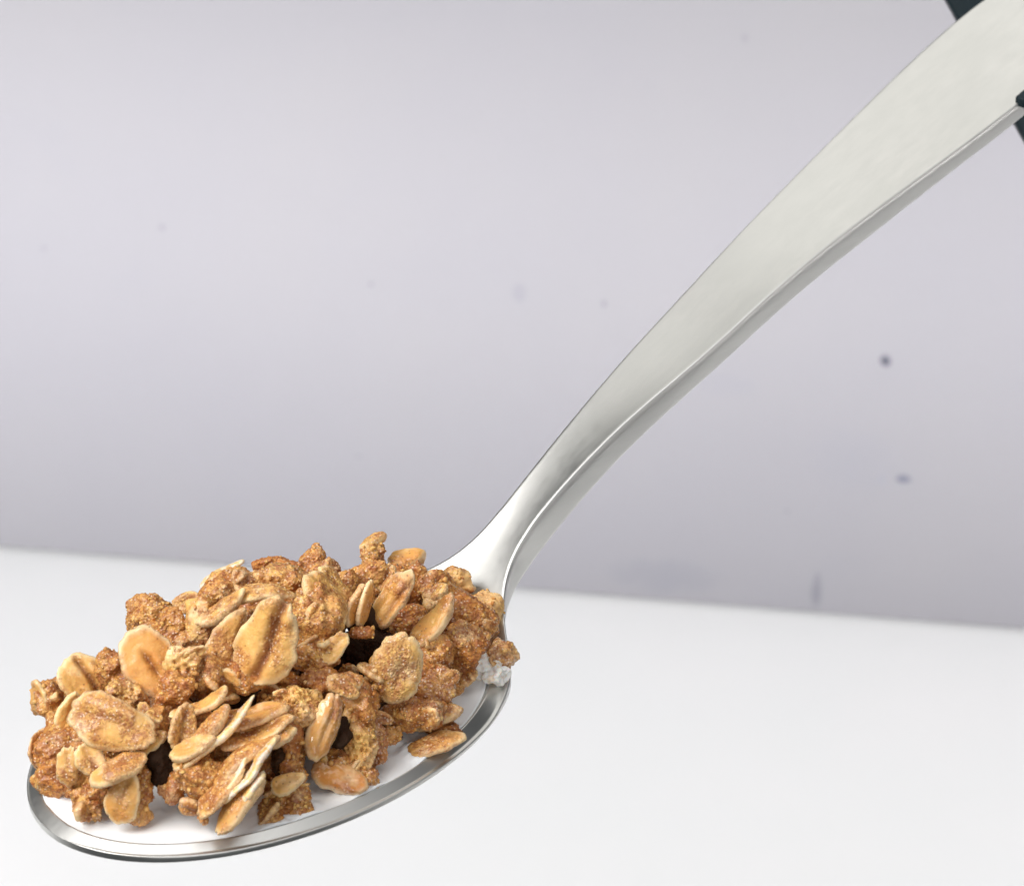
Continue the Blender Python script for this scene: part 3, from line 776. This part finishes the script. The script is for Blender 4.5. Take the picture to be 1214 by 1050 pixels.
# shards and loose grains stuck to the lumps
def scatter(c, n, seed, lmin=16, lmax=36, ncr=14):
    rg = np.random.RandomState(seed)
    P, N = [], []
    for o in c.children:
        if o.name.split('.')[0] != 'crumb': continue
        if len(o.data.vertices) > 0 and o.data.attributes['tone'].data[0].value > 1.2 or o.data.attributes['tone'].data[0].value < -0.15: continue
        m = len(o.data.vertices); co = np.empty(m * 3); o.data.vertices.foreach_get('co', co); nn = np.empty(m * 3); o.data.vertices.foreach_get('normal', nn)
        P.append(co.reshape(-1, 3) / U + np.array(c.location) / U); N.append(nn.reshape(-1, 3))
    P = np.concatenate(P); N = np.concatenate(N)
    k = (N @ -FW > 0.15) & (P[:, 2] > MILK_Z + 0.12)
    P, N = P[k], N[k]
    # outermost points as the lens sees them: keep those nobody else in the cluster hides
    q = P - CAM; d = q @ FW; u = np.stack([(q @ RT) / d, (q @ UP) / d], 1) * FPX / 5
    key = np.floor(u).astype(int); best = {}
    for i, kk in enumerate(map(tuple, key)):
        if kk not in best or d[i] < d[best[kk]]: best[kk] = i
    idx = np.array(sorted(best.values())); rg.shuffle(idx)
    for i in idx[:n]:
        nrm = N[i] + rg.randn(3) * 0.55; nrm /= np.linalg.norm(nrm)
        t = np.cross(nrm, rg.randn(3)); t /= np.linalg.norm(t)
        Mx = np.stack([t, np.cross(nrm, t), nrm], 1)
        L = lmin + (lmax - lmin) * rg.rand()
        flake(c, 0, 0, L, L * (0.45 + 0.4 * rg.rand()), 0, t=0.07 + 0.05 * rg.rand(), tone=rg.rand() * 0.7 - 0.1, coat=0.3 + 0.55 * rg.rand(), groove=rg.rand() * 0.8, gw=0.03, bend=(rg.rand() - .5) * .8, rag=1.5, place=(P[i] - N[i] * 0.045, Mx), name='oat_shard')
    V0, F0 = ico(1); VV, FF = [], []; o_ = 0
    for i in idx[n:n + ncr * 6]:
        r_ = 0.012 + 0.026 * rg.rand() ** 2
        v = V0 * (0.7 + 0.8 * rg.rand(len(V0), 1)) * r_ * (0.6 + 0.8 * rg.rand(3)) + P[i]
        VV.append(v); FF.append(F0 + o_); o_ += len(V0)
    V = np.concatenate(VV); nv = len(V)
    o = mesh_obj('sugar_grains', V, np.concatenate(FF), M_OAT, c, dict(tone=np.repeat(rg.rand(nv // len(V0)) * 0.9 - 0.2, len(V0)), coat=np.repeat(rg.rand(nv // len(V0)) * 0.8, len(V0)), groove=np.zeros(nv), edge=np.zeros(nv), milk=np.zeros(nv)), smooth=False)
    o['kind'] = 'stuff'
bpy.context.view_layer.update()
for c_, n_, s_ in ((A, 12, 1), (B, 5, 2), (Cc, 14, 3), (D, 6, 4), (E_, 4, 5), (Fc, 6, 6), (G, 5, 7), (Hh, 9, 8), (I_, 6, 9), (J, 2, 10)):
    scatter(c_, n_, s_)
#END_CLUSTERS
# ------------------------------------------------------------------ milk
def build_milk():
    bpy.context.view_layer.update()
    pts = []
    for o in list(COL.objects):
        if o.type == 'MESH' and o.parent is not None and o.parent.name.startswith('granola_cluster'):
            n = len(o.data.vertices); co = np.empty(n * 3); o.data.vertices.foreach_get('co', co)
            co = co.reshape(-1, 3) / U + np.array(o.parent.location) / U
            m = np.abs(co[:, 2] - MILK_Z) < 0.035
            pts.append(co[m][::2, :2])
    pts = np.concatenate(pts)
    ga = np.linspace(0, 1, 70)[1:] ** 0.8; nt = 300; th = np.linspace(0, 2 * math.pi, nt, endpoint=False)
    q = 0.999
    V = [(0, 0)]
    for r in ga:
        for t in th:
            a = IA if math.cos(t) < 0 else 3.24
            V.append((a * q * r * math.cos(t), IB * q * r * math.sin(t)))
    V = np.array(V); rad = np.concatenate([[0], np.repeat(ga, nt)])
    P = CEN[None, :2] + V[:, :1] * AX[None, :2] - V[:, 1:] * RR[None, :2]
    best = np.full(len(P), 9.0)
    for k in range(0, len(pts), 400):
        d = np.sqrt(((P[:, None] - pts[None, k:k + 400]) ** 2).sum(2)).min(1); best = np.minimum(best, d)
    z = MILK_Z + 0.060 * np.exp(-best / 0.055) + 0.006 * np.exp(-(1 - rad) * 2.3 / 0.05)
    P3 = np.stack([P[:, 0], P[:, 1], np.zeros(len(P))], 1)
    z = z + 0.012 * fbm(P3 * 1.6, 5, 2) * (1 - rad ** 6) + 0.008 * fbm(P3 * 4.5, 8, 2) * np.exp(-best / 0.35) * (1 - rad ** 6)
    for (gx, gy, gr, gh) in [(212, 916, .055, .035), (226, 958, .06, .035), (190, 962, .05, .02), (487, 884, .05, .035), (372, 925, .07, .03), (590, 838, .05, .02), (78, 962, .06, .02)]:
        g_ = pix_z(gx, gy, MILK_Z); z = z + gh * np.exp(-((P[:, 0] - g_[0]) ** 2 + (P[:, 1] - g_[1]) ** 2) / gr ** 2)   # low bumps added to the milk surface to catch glints
    Vw = np.stack([P[:, 0], P[:, 1], z], 1)
    # underside following the hollow
    F = []
    a = np.arange(nt); b = (a + 1) % nt
    for i in range(len(ga) - 1):
        F.append(np.stack([1 + i * nt + a, 1 + (i + 1) * nt + a, 1 + (i + 1) * nt + b, 1 + i * nt + b], 1))
    F = np.concatenate(F)
    F3 = np.concatenate([F[:, [0, 1, 2]], F[:, [0, 2, 3]], np.stack([0 * a, 1 + a, 1 + b], 1)])
    n0 = len(Vw)
    dz = hollow(V[:, 0], V[:, 1], IA, IB, IAe, BD - 0.02)
    Vb = np.stack([P[:, 0], P[:, 1], np.minimum(z - 0.004, 0.15 - dz)], 1)
    V2 = np.concatenate([Vw, Vb])
    rim = 1 + (len(ga) - 1) * nt
    sk = np.concatenate([np.stack([rim + a, rim + n0 + a, rim + n0 + b], 1), np.stack([rim + a, rim + n0 + b, rim + b], 1)])
    F3 = np.concatenate([F3, F3[:, ::-1] + n0, sk])
    o = mesh_obj('milk', V2, F3, M_MILK, None)
    tag(o, 'pool of white milk filling the spoon bowl around the granola', 'milk')
build_milk()

# ------------------------------------------------------------------ dark support behind the handle
def build_stand():
    p0 = pix_ray(1122, 0); p1 = pix_ray(1214, 165)
    k0 = 74.0
    P0 = CAM + p0 * k0; P1 = CAM + p1 * (k0)
    d = (P1 - P0); d /= np.linalg.norm(d)
    n = -FW - (-FW @ d) * d; n /= np.linalg.norm(n)
    side = np.cross(n, d); side = side if side @ RT > 0 else -side
    root = empty('clamp_stand', P1 + d * 8)
    tag(root, 'dark clamp bar crossing behind the spoon handle at the upper right', 'stand')
    W, T = 2.6, 0.35
    V = []
    for a in (-9, 22):
        for b in (0, W):
            for c in (-T, 0):
                V.append(P0 + d * a + side * b + n * c)
    bevel_box('bar', np.array(V), M_DARK, root, 0.08)
    # jaw gripping the handle edge just outside the frame, its corner reaching into view
    s0 = 13.55
    z0 = float(zc_of(s0)); w0 = float(w_of(s0))
    V = []
    for s in (s0, s0 + 2.4):
        for y in (w0 - 0.06, w0 + 0.10):
            for z in (-0.05, 0.09):
                V.append(CEN + AX * s + RR * y + np.array([0, 0, float(zc_of(s)) + z]))
    bevel_box('jaw', np.array(V), M_DARK, root, 0.015)
build_stand()
